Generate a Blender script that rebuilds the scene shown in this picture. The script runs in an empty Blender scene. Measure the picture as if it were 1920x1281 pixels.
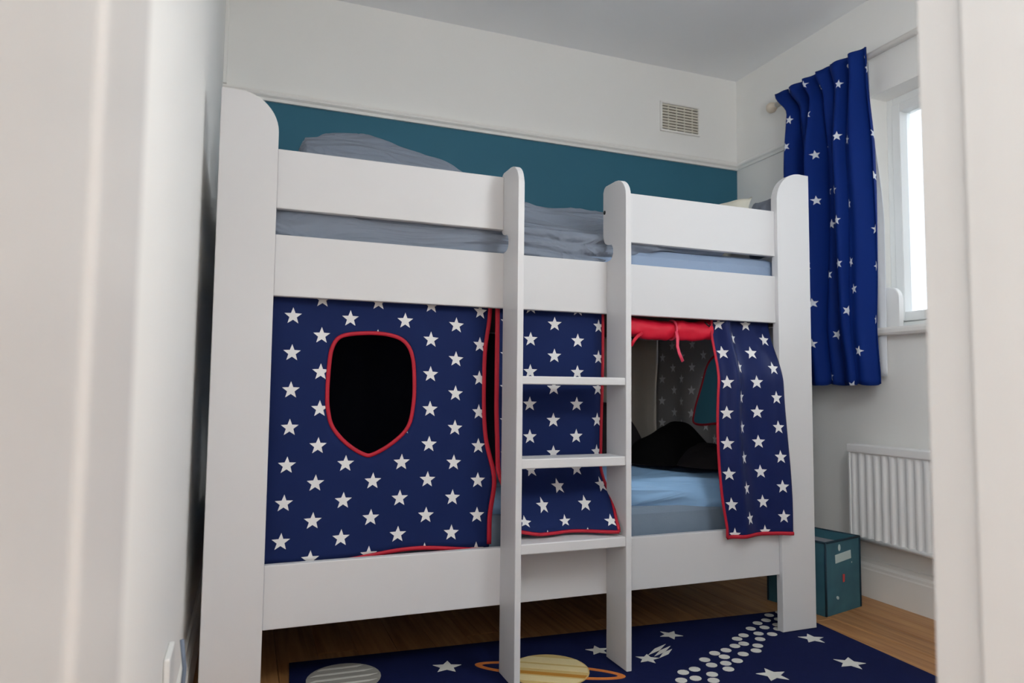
import bpy, bmesh, math, random
from mathutils import Vector, Matrix, noise
random.seed(7)
S = bpy.context.scene
C = S.collection
PI = math.pi

# ------------------------------------------------------------------ camera
F_PX, YAW, PITCH, ROLL = 1300.6, math.radians(20.991), math.radians(3.873), math.radians(0.582)
CPOS = Vector((0.0845, -1.9708, 0.8404))
cy, sy, cp, sp = math.cos(YAW), math.sin(YAW), math.cos(PITCH), math.sin(PITCH)
fw = Vector((sy * cp, cy * cp, sp)); rt = Vector((cy, -sy, 0)); up = rt.cross(fw)
c_, s_ = math.cos(ROLL), math.sin(ROLL)
rt, up = c_ * rt + s_ * up, -s_ * rt + c_ * up
cd = bpy.data.cameras.new('camera')
cam = bpy.data.objects.new('camera', cd); C.objects.link(cam)
cam.matrix_world = Matrix(((rt.x, up.x, -fw.x, CPOS.x), (rt.y, up.y, -fw.y, CPOS.y), (rt.z, up.z, -fw.z, CPOS.z), (0, 0, 0, 1)))
cd.sensor_fit = 'HORIZONTAL'; cd.sensor_width = 36; cd.lens = F_PX / 1920 * 36
cd.clip_start = 0.02; cd.clip_end = 100
cd.dof.use_dof = True; cd.dof.focus_distance = 2.25; cd.dof.aperture_fstop = 3.2
S.camera = cam

# ------------------------------------------------------------------ light
SKY, FILL_HALL, FILL_LAMP, FILL_REAR, EXPOSURE = 4.2, 20.0, 24.0, 52.0, 0.0
wd = bpy.data.worlds.new('overcast_sky'); S.world = wd; wd.use_nodes = True
bg = wd.node_tree.nodes['Background']; bg.inputs[0].default_value = (0.83, 0.92, 1.0, 1); bg.inputs[1].default_value = SKY
def area(name, loc, direction, sx, sz, energy, col, portal=False):
    l = bpy.data.lights.new(name, 'AREA'); l.shape = 'RECTANGLE'; l.size = sx; l.size_y = sz
    l.energy = energy; l.color = col
    if portal: l.cycles.is_portal = True
    o = bpy.data.objects.new(name, l); C.objects.link(o); o.location = loc
    o.rotation_euler = Vector(direction).to_track_quat('-Z', 'Y').to_euler()
    return o
area('window_portal', (2.78, -0.43, 1.585), (-1, 0, 0), 1.2, 1.02, 1, (1, 1, 1), True)
area('added_hall_top_fill', (0.55, -2.45, 2.38), (0, 0, -1), 0.5, 0.5, FILL_HALL, (0.97, 0.99, 1.0))  # added fill from above in the unseen hall
area('added_hall_rear_fill', (-0.95, -3.12, 1.62), (0.45, 1, -0.1), 1.4, 1.2, FILL_REAR, (0.95, 0.985, 1.0))  # added soft fill at the hall rear; no window is built there
S.view_settings.view_transform = 'Standard'; S.view_settings.look = 'None'
S.view_settings.exposure = EXPOSURE; S.view_settings.gamma = 1.0
try: S.view_settings.use_curve_mapping = False
except Exception: pass
S.cycles.max_bounces = 12; S.cycles.diffuse_bounces = 8; S.cycles.transparent_max_bounces = 12
S.cycles.use_denoising = True
S.cycles.sample_clamp_indirect = 6

# ------------------------------------------------------------------ materials
def srgb(r, g, b):
    f = lambda v: (v / 255) / 12.92 if v / 255 <= 0.04045 else ((v / 255 + 0.055) / 1.055) ** 2.4
    return (f(r), f(g), f(b), 1)
def mat(name, col, rough=0.6, var=0.0, scale=(8, 8, 8), bump=0.0, bscale=200.0, spec=0.4, metal=0.0, sheen=0.0):
    m = bpy.data.materials.new(name); m.use_nodes = True
    nt = m.node_tree; b = nt.nodes['Principled BSDF']
    b.inputs['Base Color'].default_value = col; b.inputs['Roughness'].default_value = rough
    b.inputs['Specular IOR Level'].default_value = spec; b.inputs['Metallic'].default_value = metal
    if sheen: b.inputs['Sheen Weight'].default_value = sheen
    tc = nt.nodes.new('ShaderNodeTexCoord')
    if var:
        mp = nt.nodes.new('ShaderNodeMapping'); mp.inputs['Scale'].default_value = scale
        nz = nt.nodes.new('ShaderNodeTexNoise'); nz.inputs['Scale'].default_value = 1; nz.inputs['Detail'].default_value = 4
        mx = nt.nodes.new('ShaderNodeMix'); mx.data_type = 'RGBA'
        mx.inputs['A'].default_value = [c * (1 - var) for c in col[:3]] + [1]
        mx.inputs['B'].default_value = [min(1, c * (1 + var)) for c in col[:3]] + [1]
        nt.links.new(tc.outputs['Object'], mp.inputs[0]); nt.links.new(mp.outputs[0], nz.inputs['Vector'])
        nt.links.new(nz.outputs[0], mx.inputs['Factor']); nt.links.new(mx.outputs['Result'], b.inputs['Base Color'])
    if bump:
        n2 = nt.nodes.new('ShaderNodeTexNoise'); n2.inputs['Scale'].default_value = bscale
        bp = nt.nodes.new('ShaderNodeBump'); bp.inputs['Strength'].default_value = bump; bp.inputs['Distance'].default_value = 0.002
        nt.links.new(tc.outputs['Object'], n2.inputs['Vector']); nt.links.new(n2.outputs[0], bp.inputs['Height'])
        nt.links.new(bp.outputs[0], b.inputs['Normal'])
    return m

class NX:      # small node-expression helper
    def __init__(s, nt): s.nt = nt
    def __call__(s, op, *a):
        n = s.nt.nodes.new('ShaderNodeMath'); n.operation = op
        for i, v in enumerate(a):
            if isinstance(v, (int, float)): n.inputs[i].default_value = v
            else: s.nt.links.new(v, n.inputs[i])
        return n.outputs[0]
def star_mat(name, base, star, a, b, R, du=0.0, dv=0.0, ri=0.42, rough=0.75, jitter=0.0, back=None, trans=0.0):
    """woven print: staggered rows of five-pointed stars, laid out in cloth metres through the UV map"""
    m = bpy.data.materials.new(name); m.use_nodes = True; nt = m.node_tree; e = NX(nt)
    bs = nt.nodes['Principled BSDF']
    uv = nt.nodes.new('ShaderNodeUVMap'); uv.uv_map = 'UVMap'
    sx = nt.nodes.new('ShaderNodeSeparateXYZ'); nt.links.new(uv.outputs[0], sx.inputs[0])
    res = None
    for k in (0, 1):
        U = e('ADD', e('DIVIDE', e('SUBTRACT', sx.outputs[0], du + k * a), 2 * a), 0.5)
        V = e('ADD', e('DIVIDE', e('SUBTRACT', sx.outputs[1], dv + k * b / 2), b), 0.5)
        fu, fv = e('FLOOR', U), e('FLOOR', V)
        x = e('MULTIPLY', e('SUBTRACT', e('SUBTRACT', U, fu), 0.5), 2 * a)
        y = e('MULTIPLY', e('SUBTRACT', e('SUBTRACT', V, fv), 0.5), b)
        rot = 0.0
        if jitter:
            cb = nt.nodes.new('ShaderNodeCombineXYZ'); nt.links.new(fu, cb.inputs[0]); nt.links.new(fv, cb.inputs[1]); cb.inputs[2].default_value = k * 7.3
            wn = nt.nodes.new('ShaderNodeTexWhiteNoise'); wn.noise_dimensions = '3D'; nt.links.new(cb.outputs[0], wn.inputs['Vector'])
            sc = nt.nodes.new('ShaderNodeSeparateColor'); nt.links.new(wn.outputs['Color'], sc.inputs[0])
            x = e('ADD', x, e('MULTIPLY', e('SUBTRACT', sc.outputs[0], 0.5), jitter * a))
            y = e('ADD', y, e('MULTIPLY', e('SUBTRACT', sc.outputs[1], 0.5), jitter * b))
            rot = e('MULTIPLY', e('SUBTRACT', sc.outputs[2], 0.5), 0.9)
        r = e('SQRT', e('ADD', e('MULTIPLY', x, x), e('MULTIPLY', y, y)))
        ang = e('ADD', e('ARCTAN2', x, y), rot)
        seg = 2 * PI / 5
        af = e('ABSOLUTE', e('SUBTRACT', e('FLOORED_MODULO', e('ADD', ang, seg / 2 + 10 * seg), seg), seg / 2))
        lx = e('MULTIPLY', r, e('COSINE', af)); ly = e('MULTIPLY', r, e('SINE', af))
        ex = R * ri * math.cos(PI / 5) - R; ey = R * ri * math.sin(PI / 5)
        cr = e('SUBTRACT', e('MULTIPLY', ly, ex), e('MULTIPLY', e('SUBTRACT', lx, R), ey))
        ins = e('GREATER_THAN', cr, 0.0)
        res = ins if res is None else e('MAXIMUM', res, ins)
    mx = nt.nodes.new('ShaderNodeMix'); mx.data_type = 'RGBA'
    mx.inputs['A'].default_value = base; mx.inputs['B'].default_value = star
    nt.links.new(res, mx.inputs['Factor'])
    bs.inputs['Roughness'].default_value = rough; bs.inputs['Specular IOR Level'].default_value = 0.15
    nz = nt.nodes.new('ShaderNodeTexNoise'); nz.inputs['Scale'].default_value = 600
    tc = nt.nodes.new('ShaderNodeTexCoord'); nt.links.new(tc.outputs['Object'], nz.inputs['Vector'])
    bp = nt.nodes.new('ShaderNodeBump'); bp.inputs['Strength'].default_value = 0.12; bp.inputs['Distance'].default_value = 0.001
    nt.links.new(nz.outputs[0], bp.inputs['Height']); nt.links.new(bp.outputs[0], bs.inputs['Normal'])
    nt.links.new(mx.outputs['Result'], bs.inputs['Base Color'])
    if trans:
        tr = nt.nodes.new('ShaderNodeBsdfTranslucent'); nt.links.new(mx.outputs['Result'], tr.inputs[0])
        ms = nt.nodes.new('ShaderNodeMixShader'); ms.inputs[0].default_value = trans
        nt.links.new(bs.outputs[0], ms.inputs[1]); nt.links.new(tr.outputs[0], ms.inputs[2])
        nt.links.new(ms.outputs[0], nt.nodes['Material Output'].inputs[0])
    return m

M = {}
M['wall'] = mat('wall_paint', srgb(244, 243, 240), 0.75, 0.012, (3, 3, 3), 0.12, 120)
M['teal'] = mat('teal_paint', srgb(44, 103, 126), 0.65, 0.05, (4, 4, 4), 0.12, 120)
M['ceil'] = mat('ceiling_paint', srgb(245, 246, 248), 0.8, 0.012, (2, 2, 2), 0.1, 90)
M['gloss'] = mat('white_gloss_trim', srgb(240, 238, 234), 0.4, 0.012, (6, 6, 6))
M['jamb'] = mat('cream_gloss_brushed', srgb(199, 199, 199), 0.42, 0.03, (30, 30, 0.8), 0.15, 60)
M['bed'] = mat('white_bed_board', srgb(212, 212, 214), 0.42, 0.01, (5, 5, 5))
M['upvc'] = mat('white_window_plastic', srgb(236, 238, 238), 0.3)
M['rad'] = mat('radiator_enamel', srgb(243, 243, 243), 0.35)
M['red'] = mat('red_binding', srgb(172, 15, 42), 0.6, 0.08, (30, 30, 30), 0.2, 400)
M['redsat'] = mat('red_satin', srgb(208, 18, 50), 0.55, 0.1, (18, 18, 18), 0.2, 60)
M['ribbon'] = mat('pink_red_ribbon', srgb(224, 70, 98), 0.5)
M['sheet'] = mat('pale_blue_sheet', srgb(138, 156, 182), 0.8, 0.05, (6, 6, 6), 0.3, 60)
M['lowsheet'] = mat('light_blue_sheet', srgb(150, 192, 234), 0.8, 0.05, (6, 6, 6), 0.3, 60)
M['duvet'] = mat('grey_blue_cotton', srgb(122, 131, 146), 0.85, 0.06, (9, 9, 9), 0.35, 70)
def crease(m, sc, dist, strength=0.8):
    nt = m.node_tree; tc = nt.nodes.new('ShaderNodeTexCoord'); mp = nt.nodes.new('ShaderNodeMapping'); mp.inputs['Scale'].default_value = sc; mp.inputs['Rotation'].default_value = (0.3, 0.5, 0.6)
    n = nt.nodes.new('ShaderNodeTexNoise'); n.inputs['Scale'].default_value = 1; n.inputs['Detail'].default_value = 3; n.inputs['Distortion'].default_value = 1.2
    e = NX(nt); h = e('POWER', e('SUBTRACT', 1.0, e('MULTIPLY', e('ABSOLUTE', e('SUBTRACT', n.outputs[0], 0.5)), 4.0)), 2.0)
    bp = nt.nodes.new('ShaderNodeBump'); bp.inputs['Strength'].default_value = strength; bp.inputs['Distance'].default_value = dist
    nt.links.new(tc.outputs['Object'], mp.inputs[0]); nt.links.new(mp.outputs[0], n.inputs['Vector']); nt.links.new(h, bp.inputs['Height']); nt.links.new(bp.outputs[0], nt.nodes['Principled BSDF'].inputs['Normal'])
crease(M['duvet'], (2.6, 6, 9), 0.026, 0.55); crease(M['lowsheet'], (2, 4, 9), 0.015, 0.45)
M['matt'] = mat('grey_mattress_ticking', srgb(122, 138, 156), 0.85, 0.06, (20, 20, 20), 0.3, 200)
M['black'] = mat('black_plush', srgb(12, 11, 12), 0.95, 0.2, (30, 30, 30), 0.5, 150, spec=0.1)
M['dkblank'] = mat('charcoal_blanket', srgb(42, 38, 40), 0.95, 0.2, (20, 20, 20), 0.5, 120, spec=0.1)
M['cream'] = mat('cream_cotton', srgb(205, 202, 188), 0.85, 0.04, (9, 9, 9), 0.3, 80)
M['grcush'] = mat('slate_grey_cotton', srgb(104, 110, 122), 0.85, 0.05, (9, 9, 9), 0.3, 80)
M['navyplain'] = mat('plain_navy_lining', srgb(20, 22, 40), 0.9, 0.1, (10, 10, 10))
M['greyplain'] = mat('plain_grey_lining', srgb(214, 208, 198), 0.9, 0.06, (40, 40, 1))
M['whitelining'] = mat('white_curtain_lining', srgb(232, 236, 242), 0.85)
M['pole'] = mat('white_pole', srgb(232, 228, 222), 0.4)
M['wood'] = mat('cream_wood_finial', srgb(222, 208, 190), 0.5, 0.04, (40, 40, 40))
M['vent'] = mat('vent_plastic', srgb(214, 209, 196), 0.55)
M['ventdark'] = mat('vent_duct', srgb(110, 102, 88), 0.9)
M['rug'] = mat('navy_rug_pile', srgb(19, 27, 68), 0.95, 0.16, (60, 60, 60), 0.8, 500, spec=0.1)
M['rugwhite'] = mat('white_rug_tuft', srgb(214, 214, 208), 0.95, 0.05, (80, 80, 80), 0.6, 500, spec=0.1)
M['ruggrey'] = mat('grey_rug_tuft', srgb(160, 158, 152), 0.95, 0.25, (6, 60, 10), 0.6, 400, spec=0.1)
M['rugsand'] = mat('sand_rug_tuft', srgb(206, 180, 122), 0.95, 0.05, (40, 40, 40), 0.6, 400, spec=0.1)
M['rugsand2'] = mat('pale_sand_rug_tuft', srgb(224, 208, 160), 0.95, 0.05, (40, 40, 40), 0.6, 400, spec=0.1)
M['rugochre'] = mat('ochre_rug_tuft', srgb(186, 132, 56), 0.95, 0.05, (40, 40, 40), 0.6, 400, spec=0.1)
M['rugorange'] = mat('orange_rug_tuft', srgb(202, 120, 62), 0.95, 0.05, (40, 40, 40), 0.6, 400, spec=0.1)
M['socket'] = mat('white_switch_plastic', srgb(230, 230, 228), 0.35)
M['cable'] = mat('blue_grey_cable', srgb(110, 122, 140), 0.5)
M['screw'] = mat('dark_screw', srgb(40, 38, 38), 0.4, metal=0.7)
M['slip'] = mat('pale_label_slip', srgb(186, 206, 206), 0.5)
M['tagred'] = mat('red_tag', srgb(190, 60, 60), 0.6)
M['boxin'] = mat('grey_box_lining', srgb(150, 152, 158), 0.9)
M['shadeboard'] = mat('shade_dark_board', srgb(78, 66, 54), 0.9, 0.1, (2, 30, 10))  # bed base: shade under the bunk put into a dark board colour
M['ground'] = mat('grey_ground', srgb(120, 118, 112), 0.95, 0.1, (0.5, 0.5, 0.5))
M['frost'] = mat('white_plastic_toy', srgb(240, 240, 240), 0.4)

NAVY = srgb(20, 35, 82); STARW = srgb(228, 228, 228)
M['star_left'] = star_mat('navy_star_cotton_left', NAVY, STARW, 0.0785, 0.1025, 0.0245, 0.203, 0.932)
M['star_mid'] = star_mat('navy_star_cotton_middle', NAVY, STARW, 0.0805, 0.1045, 0.0245, 0.915, 0.992)
M['star_right'] = star_mat('navy_star_cotton_right', srgb(20, 32, 80), STARW, 0.0785, 0.1025, 0.0245, 1.70, 1.02, rough=0.5)
M['star_end'] = star_mat('faded_star_cotton_reverse', srgb(158, 158, 162), srgb(236, 240, 246), 0.0785, 0.1025, 0.024, 0.0, 0.02)
M['curtain'] = star_mat('navy_star_curtain', srgb(8, 41, 116), srgb(228, 232, 240), 0.115, 0.205, 0.0225, 0.03, 0.05, jitter=0.55, trans=0.08)

# glass: real refraction-free pane (transparent + a little reflection)
g = bpy.data.materials.new('window_glass'); g.use_nodes = True; nt = g.node_tree
tb = nt.nodes.new('ShaderNodeBsdfTransparent'); gl = nt.nodes.new('ShaderNodeBsdfGlossy'); gl.inputs['Roughness'].default_value = 0.02
fr = nt.nodes.new('ShaderNodeFresnel'); fr.inputs[0].default_value = 1.45; ms = nt.nodes.new('ShaderNodeMixShader')
nt.links.new(fr.outputs[0], ms.inputs[0]); nt.links.new(tb.outputs[0], ms.inputs[1]); nt.links.new(gl.outputs[0], ms.inputs[2])
nt.links.new(ms.outputs[0], nt.nodes['Material Output'].inputs[0]); M['glass'] = g

# oak planks
def oak():
    m = bpy.data.materials.new('oak_plank'); m.use_nodes = True; nt = m.node_tree; b = nt.nodes['Principled BSDF']
    tc = nt.nodes.new('ShaderNodeTexCoord'); oi = nt.nodes.new('ShaderNodeObjectInfo')
    mp = nt.nodes.new('ShaderNodeMapping'); mp.inputs['Scale'].default_value = (45, 2.2, 10)
    cb = nt.nodes.new('ShaderNodeCombineXYZ'); e = NX(nt)
    nt.links.new(e('MULTIPLY', oi.outputs['Random'], 40.0), cb.inputs[0]); nt.links.new(e('MULTIPLY', oi.outputs['Random'], 17.0), cb.inputs[1])
    nt.links.new(cb.outputs[0], mp.inputs['Location']); nt.links.new(tc.outputs['Object'], mp.inputs[0])
    nz = nt.nodes.new('ShaderNodeTexNoise'); nz.inputs['Scale'].default_value = 1; nz.inputs['Detail'].default_value = 6; nz.inputs['Distortion'].default_value = 0.6
    nt.links.new(mp.outputs[0], nz.inputs['Vector'])
    cr = nt.nodes.new('ShaderNodeValToRGB')
    cr.color_ramp.elements[0].position = 0.3; cr.color_ramp.elements[0].color = srgb(146, 98, 56)
    cr.color_ramp.elements[1].position = 0.7; cr.color_ramp.elements[1].color = srgb(190, 142, 92)
    hs = nt.nodes.new('ShaderNodeHueSaturation'); nt.links.new(e('ADD', e('MULTIPLY', oi.outputs['Random'], 0.22), 0.89), hs.inputs['Value'])
    nt.links.new(nz.outputs[0], cr.inputs[0]); nt.links.new(cr.outputs[0], hs.inputs['Color']); nt.links.new(hs.outputs[0], b.inputs['Base Color'])
    b.inputs['Roughness'].default_value = 0.45
    return m
M['oak'] = oak()
# teal starry storage box
def boxmat():
    m = bpy.data.materials.new('teal_space_fabric'); m.use_nodes = True; nt = m.node_tree; b = nt.nodes['Principled BSDF']
    tc = nt.nodes.new('ShaderNodeTexCoord'); v = nt.nodes.new('ShaderNodeTexVoronoi'); v.inputs['Scale'].default_value = 26
    nt.links.new(tc.outputs['Object'], v.inputs['Vector']); e = NX(nt)
    sp_ = e('LESS_THAN', v.outputs['Distance'], 0.085)
    sc = nt.nodes.new('ShaderNodeSeparateColor'); nt.links.new(v.outputs['Color'], sc.inputs[0])
    k = e('MULTIPLY', sp_, e('GREATER_THAN', sc.outputs[0], 0.55))
    nz = nt.nodes.new('ShaderNodeTexNoise'); nz.inputs['Scale'].default_value = 14; nt.links.new(tc.outputs['Object'], nz.inputs['Vector'])
    m1 = nt.nodes.new('ShaderNodeMix'); m1.data_type = 'RGBA'; m1.inputs['A'].default_value = srgb(40, 82, 100); m1.inputs['B'].default_value = srgb(60, 110, 124)
    nt.links.new(nz.outputs[0], m1.inputs['Factor'])
    m2 = nt.nodes.new('ShaderNodeMix'); m2.data_type = 'RGBA'; m2.inputs['B'].default_value = srgb(176, 190, 186)
    nt.links.new(m1.outputs['Result'], m2.inputs['A']); nt.links.new(k, m2.inputs['Factor']); nt.links.new(m2.outputs['Result'], b.inputs['Base Color'])
    b.inputs['Roughness'].default_value = 0.8
    return m
M['box'] = boxmat()
M['boxtrim'] = mat('dark_teal_piping', srgb(20, 46, 60), 0.8)

# ------------------------------------------------------------------ helpers
def link(name, me, material=None, parent=None, smooth=False):
    if material is not None and not me.materials: me.materials.append(material)
    o = bpy.data.objects.new(name, me); C.objects.link(o)
    if parent: o.parent = parent
    if smooth:
        for p in me.polygons: p.use_smooth = True
    return o
def bm_obj(name, bm, material, parent=None, smooth=False):
    bmesh.ops.recalc_face_normals(bm, faces=bm.faces)
    me = bpy.data.meshes.new(name); bm.to_mesh(me); bm.free()
    return link(name, me, material, parent, smooth)
def bx(bm, x0, x1, y0, y1, z0, z1, bev=0.0, seg=2):
    vs = [bm.verts.new((x, y, z)) for x in (x0, x1) for y in (y0, y1) for z in (z0, z1)]
    f = [(0, 1, 3, 2), (4, 6, 7, 5), (0, 4, 5, 1), (2, 3, 7, 6), (0, 2, 6, 4), (1, 5, 7, 3)]
    fs = [bm.faces.new([vs[i] for i in q]) for q in f]
    if bev:
        es = list({e for q in fs for e in q.edges})
        bmesh.ops.bevel(bm, geom=es, offset=bev, segments=seg, profile=0.5, affect='EDGES')
    return vs
def box(name, x0, x1, y0, y1, z0, z1, m, parent=None, bev=0.0):
    bm = bmesh.new(); bx(bm, x0, x1, y0, y1, z0, z1, bev); return bm_obj(name, bm, m, parent)
def prism(name, pts, a0, a1, axis, m, parent=None, bev=0.0):
    """extrude a closed 2-D outline along axis: 'y' -> pts are (x,z); 'x' -> (y,z); 'z' -> (x,y)"""
    bm = bmesh.new()
    P = {'y': lambda p, a: (p[0], a, p[1]), 'x': lambda p, a: (a, p[0], p[1]), 'z': lambda p, a: (p[0], p[1], a)}[axis]
    lo = [bm.verts.new(P(p, a0)) for p in pts]; hi = [bm.verts.new(P(p, a1)) for p in pts]
    n = len(pts); f0 = bm.faces.new(lo); f1 = bm.faces.new(hi[::-1])
    for i in range(n): bm.faces.new((lo[i], lo[(i + 1) % n], hi[(i + 1) % n], hi[i]))
    if bev:
        es = list(f0.edges) + list(f1.edges)
        bmesh.ops.bevel(bm, geom=es, offset=bev, segments=2, profile=0.5, affect='EDGES')
    return bm_obj(name, bm, m, parent)
def tube(name, pts, r, m, parent=None, n=8, closed=False, flat=1.0, nrm=None):
    bm = bmesh.new(); P = [Vector(p) for p in pts]; L = len(P); rings = []
    for i, p in enumerate(P):
        a = P[(i - 1) % L] if (closed or i) else p; b = P[(i + 1) % L] if (closed or i < L - 1) else p
        t = (b - a).normalized()
        up0 = Vector(nrm) if nrm else (Vector((0, 0, 1)) if abs(t.z) < 0.9 else Vector((1, 0, 0)))
        u = (up0 - up0.dot(t) * t).normalized(); w = t.cross(u)
        rr = r(i / max(1, L - 1)) if callable(r) else r
        rings.append([bm.verts.new(p + rr * (math.cos(k * 2 * PI / n) * w + flat * math.sin(k * 2 * PI / n) * u)) for k in range(n)])
    for i in range(L if closed else L - 1):
        A, B = rings[i], rings[(i + 1) % L]
        for k in range(n): bm.faces.new((A[k], A[(k + 1) % n], B[(k + 1) % n], B[k]))
    if not closed:
        bm.faces.new(rings[0][::-1]); bm.faces.new(rings[-1])
    return bm_obj(name, bm, m, parent, True)
def lathe(name, prof, axis_o, m, parent=None, n=24, axis='z'):
    bm = bmesh.new(); rings = []
    for r, h in prof:
        ring = []
        for k in range(n):
            a = 2 * PI * k / n; x, y = r * math.cos(a), r * math.sin(a)
            v = {'z': (x, y, h), 'y': (x, h, y), 'x': (h, x, y)}[axis]
            ring.append(bm.verts.new(Vector(axis_o) + Vector(v)))
        rings.append(ring)
    for A, B in zip(rings, rings[1:]):
        for k in range(n): bm.faces.new((A[k], A[(k + 1) % n], B[(k + 1) % n], B[k]))
    bm.faces.new(rings[0][::-1]); bm.faces.new(rings[-1])
    return bm_obj(name, bm, m, parent, True)
def empty(name, loc, rz=0.0):
    o = bpy.data.objects.new(name, None); C.objects.link(o); o.location = loc; o.rotation_euler.z = rz
    o.empty_display_size = 0.05; return o
def tag(o, label, cat, group=None):
    o['label'] = label; o['category'] = cat
    if group: o['group'] = group
    return o
def struct(o, kind='structure'): o['kind'] = kind; return o
def into(o, parent):
    """keep world placement when hanging a world-space mesh under a moved Empty"""
    o.parent = parent; o.matrix_parent_inverse = (Matrix.Translation(parent.location) @ parent.rotation_euler.to_matrix().to_4x4()).inverted(); return o
def sheet(name, nu, nv, fn, m, parent=None, thick=0.0, uvf=None, keep=None):
    """grid cloth: fn(s,t) -> xyz, uvf(s,t,xyz) -> cloth metres"""
    V, UV, Fc = [], [], []
    for j in range(nv + 1):
        for i in range(nu + 1):
            s, t = i / nu, j / nv; p = fn(s, t); V.append(p); UV.append(uvf(s, t, p) if uvf else (s, t))
    for j in range(nv):
        for i in range(nu):
            a = j * (nu + 1) + i; Fc.append((a, a + 1, a + nu + 2, a + nu + 1))
    me = bpy.data.meshes.new(name); me.from_pydata(V, [], Fc)
    uvl = me.uv_layers.new(name='UVMap')
    for l in me.loops: uvl.data[l.index].uv = UV[l.vertex_index]
    o = link(name, me, m, parent, True)
    if thick:
        md = o.modifiers.new('thickness', 'SOLIDIFY'); md.thickness = thick; md.offset = 0
    return o
def sub(o, part, label=None):
    o.parent = part
    if label: o['label'] = label
    return o
def nz(x, y, z=0.0): return noise.noise(Vector((x, y, z)))
def sm(a, b, x):
    t = min(1, max(0, (x - a) / (b - a))); return t * t * (3 - 2 * t)
def catmull(P, n=6):
    out = []; L = len(P)
    for i in range(L):
        p0, p1, p2, p3 = P[i - 1], P[i], P[(i + 1) % L], P[(i + 2) % L]
        for k in range(n):
            t = k / n
            out.append(tuple(0.5 * (2 * b + (c - a) * t + (2 * a - 5 * b + 4 * c - d) * t * t + (3 * b - a - 3 * c + d) * t ** 3)
                             for a, b, c, d in zip(p0, p1, p2, p3)))
    return out

# ------------------------------------------------------------------ room
XL, XR, YB, YF, ZC = -0.04, 2.52, 1.02, -1.43, 2.515
RAILZ = 2.02
W0, W1, WZ0, WZ1 = -1.03, 0.172, 1.07, 2.088        # window opening
bm = bmesh.new(); bx(bm, XL - 0.1, XL, -1.43, YB, -0.02, ZC); struct(bm_obj('wall_left', bm, M['wall']))
bm = bmesh.new()
bx(bm, XL - 0.1, XR + 0.3, YB, YB + 0.12, -0.02, RAILZ); bx(bm, XL - 0.1, XR + 0.3, YB, YB + 0.12, RAILZ, ZC)
me_wb = bm_obj('wall_back', bm, M['teal']); me_wb.data.materials.append(M['wall']); struct(me_wb)
for p in me_wb.data.polygons:
    if p.center.z > RAILZ + 0.001: p.material_index = 1
bm = bmesh.new()
bx(bm, XR, XR + 0.28, W1, YB, -0.02, ZC); bx(bm, XR, XR + 0.28, -1.77, W0, -0.02, ZC)
bx(bm, XR, XR + 0.28, W0, W1, -0.02, WZ0); bx(bm, XR, XR + 0.28, W0, W1, WZ1, ZC)
struct(bm_obj('wall_right', bm, M['wall']))
DX0, DX1 = 0.0085, 0.773                            # door lining faces
bm = bmesh.new()
bx(bm, -2.3, DX0 - 0.025, -1.77, YF, -0.02, ZC); bx(bm, DX1 + 0.025, XR, -1.77, YF, -0.02, ZC); bx(bm, DX0 - 0.025, DX1 + 0.025, -1.77, YF, 2.03, ZC)
struct(bm_obj('wall_front', bm, M['wall']))
struct(box('ceiling', -2.3, XR + 0.3, -3.2, YB + 0.12, ZC, ZC + 0.1, M['ceil']))
fl = struct(box('floor', -2.3, XR + 0.3, -3.2, YB + 0.12, -0.06, -0.012, M['ventdark']))
# hall around the photographer
struct(box('wall_hall_left', -2.3, -2.2, -3.2, -1.77, -0.02, ZC, M['wall']))
struct(box('wall_hall_right', 1.6, 1.7, -3.2, -1.77, -0.02, ZC, M['wall']))
struct(box('wall_hall_rear', -2.3, 1.7, -3.3, -3.2, -0.02, ZC, M['wall']))
# oak planks, each its own piece of the floor
PW, PL = 0.122, 1.18
pm = bpy.data.meshes.new('plank'); bm = bmesh.new(); bx(bm, -PW / 2 + 0.0006, PW / 2 - 0.0006, -PL / 2 + 0.0006, PL / 2 - 0.0006, -0.012, 0.0, 0.0015, 1)
bmesh.ops.recalc_face_normals(bm, faces=bm.faces); bm.to_mesh(pm); bm.free(); pm.materials.append(M['oak'])
def cut_plank(x0, x1, y0, y1):
    if x1 - x0 > PW - 0.002 and y1 - y0 > PL - 0.002:
        o = link('plank', pm, None, fl); o.location = ((x0 + x1) / 2, (y0 + y1) / 2, 0)
    elif y1 - y0 > 0.02 and x1 - x0 > 0.01:
        b_ = bmesh.new(); bx(b_, -(x1 - x0) / 2 + 0.0006, (x1 - x0) / 2 - 0.0006, -(y1 - y0) / 2 + 0.0006, (y1 - y0) / 2 - 0.0006, -0.012, 0.0, 0.0015, 1)
        o = bm_obj('plank', b_, M['oak'], fl); o.location = ((x0 + x1) / 2, (y0 + y1) / 2, 0)
x, k = XL - PW * 17, 0
while x < XR - 0.01:
    x1 = min(x + PW, XR); y = -3.2 + [0, -0.55, -0.28, -0.86][k % 4]
    ya, yb = (-3.2 if x < 1.55 else -1.6), (YB if x > XL - 0.01 else -1.6)
    while y < yb:
        cut_plank(x, x1, max(y, ya), min(y + PL, yb)); y += PL
    x = x1; k += 1

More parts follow.
